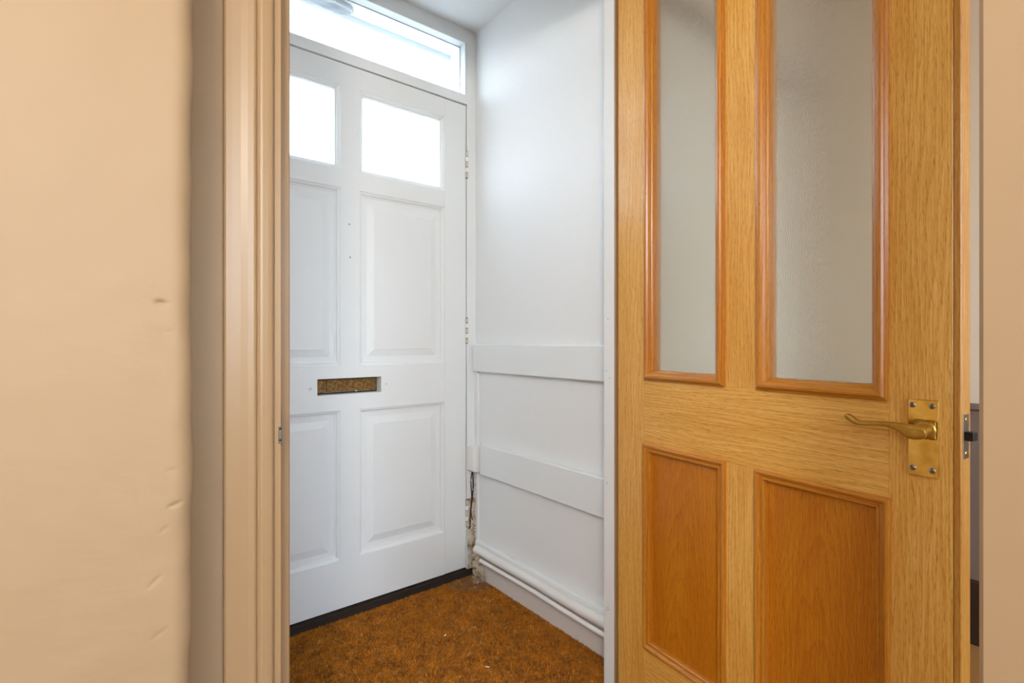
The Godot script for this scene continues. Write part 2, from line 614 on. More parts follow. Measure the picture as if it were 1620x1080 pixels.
# ---------- front door: local x is U from its free edge, z = 0 its inner face
func build_front_door() -> void:
	var left := 0.177
	var d := thing("door_1", Vector3(0, 0, -DOOR_W))
	tag(d, "white panelled front door with two small panes and an open letter slot", "door", "", "structure")
	var th := -0.044
	var hinge := 1.1885
	var bot := 0.041
	var top := 2.0218
	var px := [[0.2825, 0.647], [0.7185, 1.083]]
	var py := [[0.215, 0.759], [0.9205, 1.570], [1.636, 1.945]]
	var b := 0.0006
	put("stile", box_mesh(Vector3(left, bot, th), Vector3(px[0][0], top, 0), b), M.white, d)
	put("stile", box_mesh(Vector3(px[1][1], bot, th), Vector3(hinge, top, 0), 0.0015), M.white, d)
	put("muntin", box_mesh(Vector3(px[0][1], py[0][0], th), Vector3(px[1][0], py[0][1], 0), 0.0), M.white, d)
	put("muntin", box_mesh(Vector3(px[0][1], py[1][0], th), Vector3(px[1][0], py[1][1], 0), 0.0), M.white, d)
	put("muntin", box_mesh(Vector3(px[0][1], py[2][0], th), Vector3(px[1][0], py[2][1], 0), 0.0), M.white, d)
	put("bottom_rail", box_mesh(Vector3(px[0][0], bot, th), Vector3(px[1][1], py[0][0], 0), 0.0), M.white, d)
	put("rail", box_mesh(Vector3(px[0][0], py[1][1], th), Vector3(px[1][1], py[2][0], 0), 0.0), M.white, d)
	put("top_rail", box_mesh(Vector3(px[0][0], py[2][1], th), Vector3(px[1][1], top, 0), 0.0), M.white, d)
	# lock rail with the letter slot cut through it
	var sx0 := 0.5655
	var sx1 := 0.8045
	var sy0 := 0.8178
	var sy1 := 0.8762
	var st := begin()
	add_box(st, Vector3(px[0][0], py[0][1], th), Vector3(px[1][1], sy0, 0), 0.0)
	add_box(st, Vector3(px[0][0], sy1, th), Vector3(px[1][1], py[1][0], 0), 0.0)
	add_box(st, Vector3(px[0][0], sy0, th), Vector3(sx0, sy1, 0), 0.0)
	add_box(st, Vector3(sx1, sy0, th), Vector3(px[1][1], sy1, 0), 0.0)
	put("lock_rail", st.commit(), M.white, d)
	# brass back of the letter plate seen through the slot, its dark rim and bent flap
	st = begin()
	add_box(st, Vector3(sx0 - 0.01, sy0 - 0.012, th - 0.004), Vector3(sx1 + 0.01, sy1 + 0.012, th - 0.001), 0.0)
	put("letter_plate", st.commit(), M.black, d, "blackened rim of the letter plate")
	var fl := put("letter_flap", box_mesh(Vector3(sx0 - 0.002, sy0 + 0.005, th + 0.0005), Vector3(sx1 - 0.004, sy1 - 0.006, th + 0.004), 0.001), M.flap, d, "tarnished brass letter flap")
	st = begin()
	add_box(st, Vector3(sx0 + 0.043, sy0 + 0.014, th + 0.004), Vector3(sx0 + 0.046, sy1 - 0.008, th + 0.0065), 0.0005)
	put("flap_spring", st.commit(), M.dark_wood, fl)
	st = begin()
	tube(st, [Vector3(sx0 + 0.03, sy0 + 0.006, th + 0.008), Vector3(sx0 + 0.1, sy0 + 0.007, th + 0.008), Vector3(sx0 + 0.155, sy0 + 0.0065, th + 0.008), Vector3(sx1 - 0.03, sy0 + 0.006, th + 0.008)], [0.001, 0.0012, 0.0011, 0.001], 6)
	put("spring_wire", st.commit(), M.steel, fl, "bright wire along the flap")
	st = begin()
	add_box(st, Vector3(sx0 + 0.15, sy0 + 0.004, th + 0.006), Vector3(sx0 + 0.158, sy0 + 0.009, th + 0.011), 0.0015)
	put("paint_blob", st.commit(), M.chip, fl)
	# raised panels
	var panel_prof := [Vector2(0, 0), Vector2(0.0015, -0.003), Vector2(0.006, -0.0045), Vector2(0.0105, -0.008), Vector2(0.012, -0.012), Vector2(0.0165, -0.0125), Vector2(0.0168, -0.015), Vector2(0.034, -0.0155), Vector2(0.060, -0.0085), Vector2(0.0605, -0.0065)]
	var glass_prof := [Vector2(0, 0), Vector2(0.0015, -0.003), Vector2(0.006, -0.0045), Vector2(0.0105, -0.008), Vector2(0.012, -0.012), Vector2(0.0165, -0.0125), Vector2(0.0175, -0.022)]
	for c in px:
		for k in 3:
			var r := Rect2(c[0], py[k][0], c[1] - c[0], py[k][1] - py[k][0])
			var prof: Array = glass_prof if k == 2 else panel_prof
			var cut := 7
			st = begin()
			for s in 4:
				side_of_frame(st, r, s, prof.slice(0, cut))
			if k == 2:
				var back := [Vector2(0, th), Vector2(0.0175, th + 0.008), Vector2(0.0175, -0.022)]
				for s in 4:
					side_of_frame(st, r, s, back)
			var mo := put("panel_moulding", st.commit(), M.white, d)
			if k < 2:
				st = begin()
				for s in 4:
					side_of_frame(st, r, s, prof.slice(cut - 1))
				var o: float = prof[-1].x
				var z: float = prof[-1].y
				quad(st, Vector3(c[0] + o, r.position.y + o, z), Vector3(c[1] - o, r.position.y + o, z), Vector3(c[1] - o, r.end.y - o, z), Vector3(c[0] + o, r.end.y - o, z), Vector3(0, 0, 1))
				add_box(st, Vector3(c[0] - 0.004, r.position.y - 0.004, -0.034), Vector3(c[1] + 0.004, r.end.y + 0.004, -0.022), 0.0)
				put("panel", st.commit(), M.white, d)
			else:
				put("pane", box_mesh(Vector3(c[0] + 0.01, r.position.y + 0.01, -0.026), Vector3(c[1] - 0.01, r.end.y - 0.01, -0.022), 0.0), M.hazy, d)
			mo.position = Vector3.ZERO
	# old filled screw holes and small plugs
	for p in [[0.6804, 1.44], [0.6835, 1.3197]]:
		st = begin()
		lathe(st, Vector3(p[0], p[1], 0), Vector3(0, 0, 1), [Vector2(0.008, 0), Vector2(0.0075, 0.0006), Vector2(0.004, 0.0006), Vector2(0.0032, -0.0005), Vector2(0, -0.0005)], 14)
		var plug := put("old_fixing", st.commit(), M.white, d)
		st = begin()
		lathe(st, Vector3(p[0], p[1], 0.0002), Vector3(0, 0, 1), [Vector2(0.0032, 0), Vector2(0, 0.0008)], 10)
		put("screw_head", st.commit(), M.grey, plug)
	for p in [[0.5432, 0.8439], [0.8263, 0.8477]]:
		st = begin()
		lathe(st, Vector3(p[0], p[1], 0), Vector3(0, 0, 1), [Vector2(0.007, 0), Vector2(0.006, 0.0012), Vector2(0.003, 0.0012), Vector2(0.0022, 0.0), Vector2(0, 0.0)], 14)
		put("old_fixing", st.commit(), M.white, d)
	# hinges: five painted knuckles each
	for p in [[1.7108, 1.8249], [1.0019, 1.1105], [0.2169, 0.3309]]:
		st = begin()
		add_box(st, Vector3(hinge - 0.004, p[0] + 0.004, -0.03), Vector3(hinge + 0.0035, p[1] - 0.004, -0.004), 0.0)
		var h := put("hinge", st.commit(), M.hinge, d, "paint-spotted butt hinge")
		var step: float = (p[1] - p[0]) / 5.0
		for k in 5:
			st = begin()
			var yy: float = p[0] + step * k
			tube(st, [Vector3(hinge + 0.003, yy + 0.0016, 0.003), Vector3(hinge + 0.003, yy + step - 0.0016, 0.003)], [0.0066, 0.0066], 12, 1.0, Vector3.RIGHT)
			put("knuckle", st.commit(), M.hinge if k % 2 == 0 else M.plastic, h)
		st = begin()
		tube(st, [Vector3(hinge + 0.003, p[0] - 0.002, 0.003), Vector3(hinge + 0.003, p[1] + 0.002, 0.003)], [0.004, 0.004], 8, 1.0, Vector3.RIGHT)
		put("pin", st.commit(), M.dark_wood, h)
	# frame round the door
	st = begin()
	wb(st, hinge + 0.004, WALL_U, -0.003, PORCH_TOP, DOOR_W - 0.004, 1.95, 0.001)
	wb(st, hinge - 0.014, hinge + 0.005, -0.003, 2.03, DOOR_W + 0.047, 1.95)
	structure("trim_2", st.commit(), M.white, "white hinge-side post of the front door frame", "door frame")
	st = begin()
	wb(st, PORCH_L, left - 0.004, -0.003, PORCH_TOP, DOOR_W - 0.004, 1.95, 0.001)
	wb(st, left - 0.005, left + 0.014, -0.003, 2.03, DOOR_W + 0.047, 1.95)
	structure("trim_3", st.commit(), M.white, "white lock-side post of the front door frame", "door frame")
	st = begin()
	wb(st, PORCH_L, WALL_U, -0.02, 0.034, DOOR_W - 0.012, 1.97, 0.003)
	wb(st, PORCH_L, WALL_U, 0.03, 0.062, DOOR_W + 0.047, 1.95, 0.003)
	structure("trim_4", st.commit(), M.threshold, "dark worn threshold under the white front door", "threshold")


func build_transom() -> void:
	var t := thing("window_1", Vector3(0, 0, -DOOR_W))
	tag(t, "narrow glazed transom light above the white front door", "window", "", "structure")
	var l := 0.173
	var r := 1.1925
	var y0 := 2.0255
	put("transom_bar", box_mesh(Vector3(l, y0, -0.12), Vector3(r, 2.066, 0.006), 0.002), M.white, t)
	put("head", box_mesh(Vector3(l, 2.287, -0.12), Vector3(r, PORCH_TOP, 0.004), 0.001), M.white, t)
	put("side_bead", box_mesh(Vector3(1.183, 2.066, -0.12), Vector3(r, 2.287, 0.003), 0.001), M.white, t)
	put("side_bead", box_mesh(Vector3(l, 2.066, -0.12), Vector3(0.183, 2.287, 0.003), 0.001), M.white, t)
	put("pane", box_mesh(Vector3(0.183, 2.066, -0.042), Vector3(1.183, 2.287, -0.038), 0.0), M.hazy, t)
	# thin putty line round the glass
	var st := begin()
	var rc := Rect2(0.183, 2.066, 1.0, 0.221)
	for s in 4:
		side_of_frame(st, rc, s, [Vector2(0, -0.036), Vector2(0.002, -0.0365), Vector2(0.002, -0.038)])
	put("putty", st.commit(), M.grey, t, "dark putty line round the glass")


# ---------- cream architrave and frame of the oak door
func build_left_frame() -> void:
	var a := 0.1405
	var face := 0.944
	# (distance across, height out of the wall)
	var prof := [Vector2(0, 0), Vector2(0.0005, 0.010), Vector2(0.003, 0.0125), Vector2(0.012, 0.0135), Vector2(0.024, 0.0155), Vector2(0.034, 0.0185), Vector2(0.0425, 0.0200), Vector2(0.0455, 0.0190), Vector2(0.0495, 0.0135), Vector2(0.0515, 0.0128), Vector2(0.0535, 0.0150), Vector2(0.057, 0.0158), Vector2(0.066, 0.0150), Vector2(0.0715, 0.0135), Vector2(0.0745, 0.0105), Vector2(0.0765, 0.006), Vector2(0.0775, 0.0)]
	var st := begin()
	for i in prof.size() - 1:
		var p: Vector2 = prof[i]
		var q: Vector2 = prof[i + 1]
		var t := q - p
		quad(st, Vector3(a + p.x, -0.003, -(face - p.y)), Vector3(a + q.x, -0.003, -(face - q.y)), Vector3(a + q.x, 2.18, -(face - q.y)), Vector3(a + p.x, 2.18, -(face - p.y)), Vector3(-t.y, 0, t.x))
	structure("trim_5", st.commit(), M.cream_gloss, "cream moulded architrave between the plaster wall and the opening", "architrave")
	# lining with its rebate and stop
	st = begin()
	wb(st, 0.2185, 0.2305, -0.003, 2.10, face - 0.001, 0.999, 0.0012)
	wb(st, 0.2300, 0.2552, -0.003, 2.10, 0.983, 1.02, 0.0025)
	var lining := structure("trim_6", st.commit(), M.cream_gloss, "cream rebated jamb holding the small steel strike plate", "door jamb")
	st = begin()
	add_box(st, Vector3(0.2302, 0.828, -0.986), Vector3(0.2318, 0.888, -0.940), 0.0004)
	add_box(st, Vector3(0.2255, 0.832, -0.9435), Vector3(0.2318, 0.862, -0.9415), 0.0006)
	var sp := put("strike_plate", st.commit(), M.steel, lining, "worn steel strike plate")
	for yy in [0.838, 0.858]:
		st = begin()
		lathe(st, Vector3(0.2285, yy, -0.9415), Vector3(0, 0, 1), [Vector2(0.0022, 0), Vector2(0.0016, 0.0008), Vector2(0, 0.0008)], 10)
		put("screw", st.commit(), M.dark_wood, sp)
	# right-hand lining by the hinges
	st = begin()
	wb(st, 1.125, 1.205, -0.003, 2.10, 0.956, 0.9945, 0.0015)
	structure("trim_7", st.commit(), M.white, "narrow white jamb beside the hinge edge of the oak door", "door jamb")
	st = begin()
	wb(st, 1.1256, 1.20, -0.003, 2.10, 0.951, 0.9562, 0.0008)
	structure("trim_8", st.commit(), M.cream_gloss, "thin cream strip between the white jamb and the oak door", "door jamb")
	# old filler spots and knocks on the white jamb
	for p in [[0.978, 1.075], [0.985, 0.925], [0.981, 0.60], [0.972, 0.905], [0.979, 0.24], [0.976, 0.235], [0.982, 0.232]]:
		st = begin()
		lathe(st, Vector3(1.125, p[1], -p[0]), Vector3(-1, 0, 0), [Vector2(0.0018, 0), Vector2(0.0012, 0.0006), Vector2(0, 0.0006)], 8)
		put("nail_head", st.commit(), M.grey, get_node("trim_7"))


# ---------- oak door: local x from the hinge edge to the latch edge, z = 0 its near face
func build_oak_door() -> void:
	var w := 0.762
	var d := thing("door_2", Vector3(1.1297, 0, -0.9443), deg_to_rad(-96.25))
	tag(d, "open oak door with two obscured glass panes and brass lever handle", "door", "", "structure")
	var th := -0.038
	var bot := 0.012
	var top := 2.085
	# panel columns as distances from the hinge edge
	var cx := [[w - 0.6614, w - 0.4188], [w - 0.3424, w - 0.0984]]
	var ly := [0.1935, 0.7350]
	var gy := [0.9070, 1.985]
	var b := 0.0005
	put("stile", box_mesh(Vector3(0, bot, th), Vector3(cx[0][0], top, 0), b, 1, Vector2(0.03, 0.0)), M.oak, d)
	put("stile", box_mesh(Vector3(cx[1][1], bot, th), Vector3(w - 0.0105, top, 0), b, 1, Vector2(0.11, 0.05)), M.oak, d)
	put("edge_lipping", box_mesh(Vector3(w - 0.0100, bot, th), Vector3(w, top, 0), 0.0012, 1, Vector2(0.41, 0.02)), M.oak_lip, d)
	put("bottom_rail", box_mesh(Vector3(cx[0][0], bot, th), Vector3(cx[1][1], ly[0], 0), b, 0, Vector2(0.31, 0.4)), M.oak, d)
	put("lock_rail", box_mesh(Vector3(cx[0][0], ly[1], th), Vector3(cx[1][1], gy[0], 0), b, 0, Vector2(0.07, 0.77)), M.oak, d)
	put("top_rail", box_mesh(Vector3(cx[0][0], gy[1], th), Vector3(cx[1][1], top, 0), b, 0, Vector2(0.21, 0.1)), M.oak, d)
	put("muntin", box_mesh(Vector3(cx[0][1], ly[0], th), Vector3(cx[1][0], ly[1], 0), b, 1, Vector2(0.33, 1.2)), M.oak, d)
	put("muntin", box_mesh(Vector3(cx[0][1], gy[0], th), Vector3(cx[1][0], gy[1], 0), b, 1, Vector2(0.16, 0.1)), M.oak, d)
	# bolection mouldings; (distance in, z)
	var gp := [Vector2(-0.001, 0.0), Vector2(-0.001, 0.0035), Vector2(0.0015, 0.0045), Vector2(0.004, 0.0055), Vector2(0.0045, 0.0085), Vector2(0.0075, 0.0115), Vector2(0.011, 0.0122), Vector2(0.0145, 0.0112), Vector2(0.018, 0.0080), Vector2(0.0205, 0.0045), Vector2(0.0215, 0.002), Vector2(0.0235, 0.0012), Vector2(0.0258, -0.0008), Vector2(0.0268, -0.0045), Vector2(0.0270, -0.016)]
	var pp := [Vector2(-0.003, 0.0), Vector2(-0.003, 0.0045), Vector2(-0.001, 0.0080), Vector2(0.002, 0.0095), Vector2(0.005, 0.0085), Vector2(0.0075, 0.0055), Vector2(0.0095, 0.0035), Vector2(0.0125, 0.0030), Vector2(0.0135, 0.0045), Vector2(0.0165, 0.0045), Vector2(0.0185, 0.0020), Vector2(0.0195, -0.004), Vector2(0.0195, -0.011)]
	var st: SurfaceTool
	for c in cx:
		for k in 2:
			var r := Rect2(c[0], ly[0], c[1] - c[0], ly[1] - ly[0]) if k == 0 else Rect2(c[0], gy[0], c[1] - c[0], gy[1] - gy[0])
			for s in 4:
				st = begin()
				side_of_frame(st, r, s, pp if k == 0 else gp, Vector2(rng.randf(), rng.randf() * 0.1))
				put("moulding", st.commit(), M.oak_mould, d)
			# plain bead on the back
			var bp := [Vector2(0, th), Vector2(0.004, th - 0.008), Vector2(0.018, th - 0.006), Vector2(0.022, th), Vector2(0.022, -0.022)]
			st = begin()
			for s in 4:
				side_of_frame(st, r, s, bp)
			put("back_bead", st.commit(), M.oak_mould, d)
			if k == 0:
				put("panel", box_mesh(Vector3(c[0], ly[0], -0.022), Vector3(c[1], ly[1], -0.0095), 0.0, 1, Vector2(-c[0] + 0.01, 1.0 if c == cx[1] else 0.1)), M.oak_panel, d)
			else:
				put("pane", box_mesh(Vector3(c[0] + 0.004, gy[0] + 0.004, -0.020), Vector3(c[1] - 0.004, gy[1] - 0.004, -0.016), 0.0), M.frosted, d, "obscured glass pane")
	build_handle(d, w)
	# latch: forend plate, black bolt
	var fp := put("latch_plate", box_mesh(Vector3(w - 0.0005, 0.8235, th + 0.009), Vector3(w + 0.0008, 0.8945, th + 0.0315), 0.0003), M.steel, d, "dull steel latch plate")
	put("bolt", box_mesh(Vector3(w - 0.004, 0.8535, th + 0.012), Vector3(w + 0.0125, 0.8675, th + 0.030), 0.001), M.black, fp, "black latch bolt")
	for yy in [0.832, 0.886]:
		st = begin()
		lathe(st, Vector3(w + 0.0008, yy, th + 0.020), Vector3(1, 0, 0), [Vector2(0.0038, 0), Vector2(0.0030, 0.0007), Vector2(0, 0.0007)], 12)
		put("screw", st.commit(), M.lever, fp)
	# pin holes filled in the mouldings
	for p in [[0.119, 1.40], [w - 0.328, 1.30], [w - 0.328, 0.985]]:
		st = begin()
		lathe(st, Vector3(p[0], p[1], 0.0118), Vector3(0, 0, 1), [Vector2(0.0012, 0), Vector2(0.0009, 0.0006), Vector2(0, 0.0006)], 8)
		put("pin_hole", st.commit(), M.dark_wood, d)


func build_handle(d: Node3D, w: float) -> void:
	var x0 := w - 0.0692
	var x1 := w - 0.0272
	var y0 := 0.7875
	var y1 := 0.9140
	var ym := 0.865
	var xm := (x0 + x1) / 2.0 + 0.004
	var plate := put("handle_plate", box_mesh(Vector3(x0, y0, 0.0), Vector3(x1, y1, 0.0042), 0.0012), M.brass, d, "polished brass handle plate")
	var st: SurfaceTool
	for p in [[x0 + 0.0068, y1 - 0.0095], [x1 - 0.0085, y1 - 0.0095], [x0 + 0.0068, y0 + 0.0120], [x1 - 0.0085, y0 + 0.0120]]:
		st = begin()
		lathe(st, Vector3(p[0], p[1], 0.0042), Vector3(0, 0, 1), [Vector2(0.0048, 0.0), Vector2(0.0046, 0.0006), Vector2(0.0042, 0.0009)], 20)
		var s: MeshInstance3D = put("screw", st.commit(), M.steel, plate)
		# domed head in two halves with the slot between them
		var ang := rng.randf_range(-0.9, 0.9)
		var slot := Vector3(cos(ang + PI / 2 + 0.6), sin(ang + PI / 2 + 0.6), 0)
		var acr := Vector3(-slot.y, slot.x, 0)
		st = begin()
		for side in [-1.0, 1.0]:
			for k in 10:
				var a := -PI / 2 + PI * k / 10.0
				var a2 := -PI / 2 + PI * (k + 1) / 10.0
				var c0: Vector3 = Vector3(p[0], p[1], 0.0046) + acr * side * 0.0006
				for ring in 3:
					var r0: float = [0.0042, 0.0034, 0.0020][ring]
					var z0: float = [0.0, 0.0009, 0.0015][ring]
					var r1: float = [0.0034, 0.0020, 0.0][ring]
					var z1: float = [0.0009, 0.0015, 0.0017][ring]
					var pa: Vector3 = c0 + (acr * cos(a) * side + slot * sin(a)) * r0 + Vector3(0, 0, z0)
					var pb: Vector3 = c0 + (acr * cos(a2) * side + slot * sin(a2)) * r0 + Vector3(0, 0, z0)
					var pc: Vector3 = c0 + (acr * cos(a2) * side + slot * sin(a2)) * r1 + Vector3(0, 0, z1)
					var pd: Vector3 = c0 + (acr * cos(a) * side + slot * sin(a)) * r1 + Vector3(0, 0, z1)
					quad(st, pa, pb, pc, pd, Vector3(0, 0, 1) + (pa - c0) * 100.0)
		put("screw_head", st.commit(), M.steel, s)
	put("boss", box_mesh(Vector3(xm - 0.0165, ym - 0.0150, 0.0040), Vector3(xm + 0.0150, ym + 0.0165, 0.0066), 0.0022), M.lever, plate, "raised square boss behind the lever")
	# lever: collar and neck, then the scrolled arm towards the hinge side
	st = begin()
	lathe(st, Vector3(xm, ym, 0.0042), Vector3(0, 0, 1), [Vector2(0.0150, 0.0), Vector2(0.0150, 0.0035), Vector2(0.0135, 0.0055), Vector2(0.0100, 0.0062), Vector2(0.0098, 0.0085), Vector2(0.0098, 0.028), Vector2(0.0090, 0.0300)], 28)
	var neck := put("lever_neck", st.commit(), M.lever, d)
	neck.set_meta("label", "round brass neck of the lever")
	st = begin()
	var pts: Array = []
	var rads: Array = []
	var ctrl := [[0.0118, -0.001, 0.0015], [0.0108, -0.001, 0.0062], [0.0075, -0.001, 0.0096], [0.003, -0.001, 0.0115], [-0.004, -0.0015, 0.0122], [-0.012, -0.001, 0.0118], [-0.020, 0.002, 0.0090], [-0.030, 0.0050, 0.0062], [-0.042, 0.0062, 0.0046], [-0.056, 0.0058, 0.0040], [-0.070, 0.0040, 0.0039], [-0.080, 0.0028, 0.0041], [-0.088, 0.0034, 0.0047], [-0.094, 0.0064, 0.0053], [-0.099, 0.0100, 0.0055], [-0.1035, 0.0126, 0.0050], [-0.1062, 0.0133, 0.0030]]
	for c in ctrl:
		pts.append(Vector3(xm + c[0], ym + c[1], 0.036))
		rads.append(c[2])
	# flat bar: round in outline, even in depth
	var rings: Array = []
	for i in pts.size():
		var t: Vector3 = (pts[mini(i + 1, pts.size() - 1)] - pts[maxi(i - 1, 0)]).normalized()
		var nrm := Vector3(-t.y, t.x, 0)
		var ring: Array[Vector3] = []
		for k in 16:
			var a := TAU * k / 16.0
			var cc := signf(cos(a)) * pow(absf(cos(a)), 0.7)
			var ss := signf(sin(a)) * pow(absf(sin(a)), 0.7)
			ring.append(pts[i] + nrm * cc * rads[i] + Vector3(0, 0, 1) * ss * (0.0062 if i > 6 else 0.0055))
		rings.append(ring)
	for i in pts.size() - 1:
		for k in 16:
			var k2 := (k + 1) % 16
			quad(st, rings[i][k], rings[i][k2], rings[i + 1][k2], rings[i + 1][k], (rings[i][k] + rings[i + 1][k2]) * 0.5 - (pts[i] + pts[i + 1]) * 0.5)
	for e in [0, pts.size() - 1]:
		for k in 16:
			tri(st, pts[e], rings[e][k], rings[e][(k + 1) % 16], pts[e] - pts[1 if e == 0 else e - 1])
	put("lever", st.commit(), M.lever, d, "dull brass scrolled lever")


# ---------- rails, pipes and skirting on the porch wall
func build_porch_trim() -> void:
	var st := begin()
	wb(st, WALL_U - 0.025, WALL_U, 0.882, 0.998, 0.99, 1.812, 0.003)
	structure("trim_9", st.commit(), M.white, "upper white board rail across the porch wall", "rail")
	st = begin()
	wb(st, WALL_U - 0.027, WALL_U, 0.452, 0.578, 0.99, 1.756, 0.003)
	structure("trim_10", st.commit(), M.white, "lower white board rail running from the bell box", "rail")
	st = begin()
	wb(st, WALL_U - 0.010, WALL_U, 0.16, 0.882, 1.795, 1.824, 0.002)
	structure("trim_11", st.commit(), M.white_wall, "thin upright white batten in the porch corner", "batten")
	st = begin()
	wb(st, WALL_U - 0.014, WALL_U, -0.003, 0.118, 0.99, 1.80, 0.002)
	structure("baseboard_right", st.commit(), M.skirt, "grubby off-white skirting under the white pipes", "baseboard")
	st = begin()
	tube(st, [Vector3(WALL_U - 0.0142, 0.055, -1.609), Vector3(WALL_U - 0.0142, 0.046, -1.600), Vector3(WALL_U - 0.0142, 0.036, -1.5925)], [0.0008, 0.0013, 0.0006], 6)
	put("scratch", st.commit(), M.chip, get_node("baseboard_right"))
	st = begin()
	wb(st, WALL_U - 0.022, WALL_U, 0.118, 0.163, 0.99, 1.80, 0.004)
	structure("trim_12", st.commit(), M.white, "white capping ledge above the porch pipes", "trim")
	# the two pipes
	st = begin()
	var pts: Array = []
	var rads: Array = []
	for k in 14:
		var f := k / 13.0
		pts.append(Vector3(WALL_U - 0.034 - 0.002 * sin(f * 9.0), 0.134 + 0.0015 * sin(f * 7.0), -(1.772 - 0.777 * f)))
		rads.append(0.0165)
	tube(st, pts, rads, 18)
	tag(put("pipe", st.commit(), M.pipe), "thicker white pipe under the capping ledge, the upper one", "pipe")
	st = begin()
	pts = []
	rads = []
	for k in 14:
		var f := k / 13.0
		pts.append(Vector3(WALL_U - 0.044 - 0.002 * sin(f * 8.0 + 1.0), 0.1055 - 0.002 * f + 0.001 * sin(f * 6.0), -(1.722 - 0.727 * f)))
		rads.append(0.0085)
	tube(st, pts, rads, 16)
	tag(put("pipe_001", st.commit(), M.pipe), "slim white pipe just above the skirting, the lower one", "pipe")


# ---------- carpet
func build_carpet() -> void:
	var c := thing("carpet", Vector3.ZERO)
	tag(c, "brown shaggy carpet covering the porch floor", "carpet")
	var st := begin()
	wb(st, PORCH_L, WALL_U - 0.014, -0.004, 0.0, 0.952, DOOR_W - 0.012)
	put("backing", st.commit(), M.carpet, c)
	# a tuft: five bent, tapering blades
	st = begin()
	var r2 := RandomNumberGenerator.new()
	r2.seed = 12
	for k in 5:
		var a := TAU * k / 5.0 + r2.randf_range(-0.4, 0.4)
		var dir := Vector3(cos(a), 0, sin(a))
		var wide := Vector3(-dir.z, 0, dir.x) * 0.0011
		var lean := r2.randf_range(0.002, 0.009)
		var h := r2.randf_range(0.008, 0.015)
		var p0 := dir * 0.0008
		var p1 := dir * (0.0008 + lean * 0.4) + Vector3(0, h * 0.6, 0)
		var p2 := dir * (0.0008 + lean) + Vector3(0, h, 0)
		quad(st, p0 - wide, p0 + wide, p1 + wide, p1 - wide, dir + Vector3(0, 0.6, 0))
		tri(st, p1 - wide, p1 + wide, p2, dir + Vector3(0, 0.6, 0))
	var tuft := st.commit()
	tuft.surface_set_material(0, M.pile)
	var n := FastNoiseLite.new()
	n.seed = 77
	n.frequency = 1.0
	n.fractal_octaves = 3
	var xs: Array[Transform3D] = []
	var cs: Array[Color] = []
	var step := 0.0034
	var u := PORCH_L + 0.002
	while u < WALL_U - 0.016:
		var w := 0.954
		while w < DOOR_W - 0.014:
			var pu := u + r2.randf_range(-0.0014, 0.0014)
			var pw := w + r2.randf_range(-0.0014, 0.0014)
			var patch := n.get_noise_2d(pu * 14.0, pw * 14.0)
			var lump := n.get_noise_2d(pu * 70.0 + 30.0, pw * 70.0)
			var s := 0.85 + 0.35 * r2.randf() + 0.25 * lump
			var basis := Basis(Vector3.UP, r2.randf() * TAU).scaled(Vector3(s, s, s))
			basis = Basis(Vector3(0, 0, 1), 0.45 * patch + r2.randf_range(-0.3, 0.3)) * Basis(Vector3(1, 0, 0), 0.4 * lump + r2.randf_range(-0.3, 0.3)) * basis
			xs.append(Transform3D(basis, Vector3(pu, -0.001, -pw)))
			var v := 1.0 + 0.35 * patch + 0.35 * lump + r2.randf_range(-0.42, 0.42)
			var col := Color(0.44, 0.150, 0.005) * v
			if r2.randf() < 0.04:
				col = Color(0.56, 0.32, 0.12) * v
			# grey dust and grit gathered in the corner by the pipe elbow
			var dc := Vector2(pu - 1.19, pw - 1.775).length()
			if dc < 0.10 + 0.05 * lump and r2.randf() < 0.6:
				col = col.lerp(Color(0.20, 0.15, 0.10), 0.7)
			col.a = 1.0
			cs.append(col)
			w += step
		u += step
	var mm := MultiMesh.new()
	mm.transform_format = MultiMesh.TRANSFORM_3D
	mm.use_colors = true
	mm.mesh = tuft
	mm.instance_count = xs.size()
	for i in xs.size():
		mm.set_instance_transform(i, xs[i])
		mm.set_instance_color(i, cs[i])
	var mi := MultiMeshInstance3D.new()
	mi.name = "pile"
	mi.multimesh = mm
	c.add_child(mi)
	mi.set_meta("kind", "stuff")
	# white flecks lying on the pile
	for f in [[0.887, 1.492, 0.011, 0.5, "largest white paint fleck on the carpet in front of the door corner"], [0.902, 1.267, 0.013, -0.9, "white paint fleck on the carpet nearest the skirting pipe end"], [0.455, 1.51, 0.008, 0.2, "tiny white fleck on the shaded carpet by the cream jamb"]]:
		st = begin()
		add_box(st, Vector3(-f[2] / 2, 0, -0.0022), Vector3(f[2] / 2, 0.0016, 0.0022), 0.0006)
		var o := put("paint_fleck", st.commit(), M.chip)
		o.position = Vector3(f[0], 0.0105, -f[1])
		o.rotation.y = f[3]
		tag(o, f[4], "fleck", "white flecks on the carpet")


# ---------- bell box, cables, crumbling filler and elbow in the corner
func lump(st: SurfaceTool, at: Vector3, r: Vector3, sd: int, rough := 0.3, n := 14) -> void:
	var no := FastNoiseLite.new()
	no.seed = sd
	no.frequency = 1.0
	no.fractal_octaves = 3
	var p := func(i: int, j: int) -> Vector3:
		var a := PI * i / n
		var b := TAU * j / (n * 2)
		var q := Vector3(sin(a) * cos(b), cos(a), sin(a) * sin(b))
		return at + q * r * (1.0 + rough * no.get_noise_3dv(q * 2.6 + at * 30.0))
	for i in n:
		for j in n * 2:
			var a: Vector3 = p.call(i, j)
			var b: Vector3 = p.call(i, j + 1)
			var c: Vector3 = p.call(i + 1, j + 1)
			var d: Vector3 = p.call(i + 1, j)
			if i > 0:
				tri(st, a, b, c, a + c - at * 2.0)
			if i < n - 1:
				tri(st, a, c, d, a + c - at * 2.0)


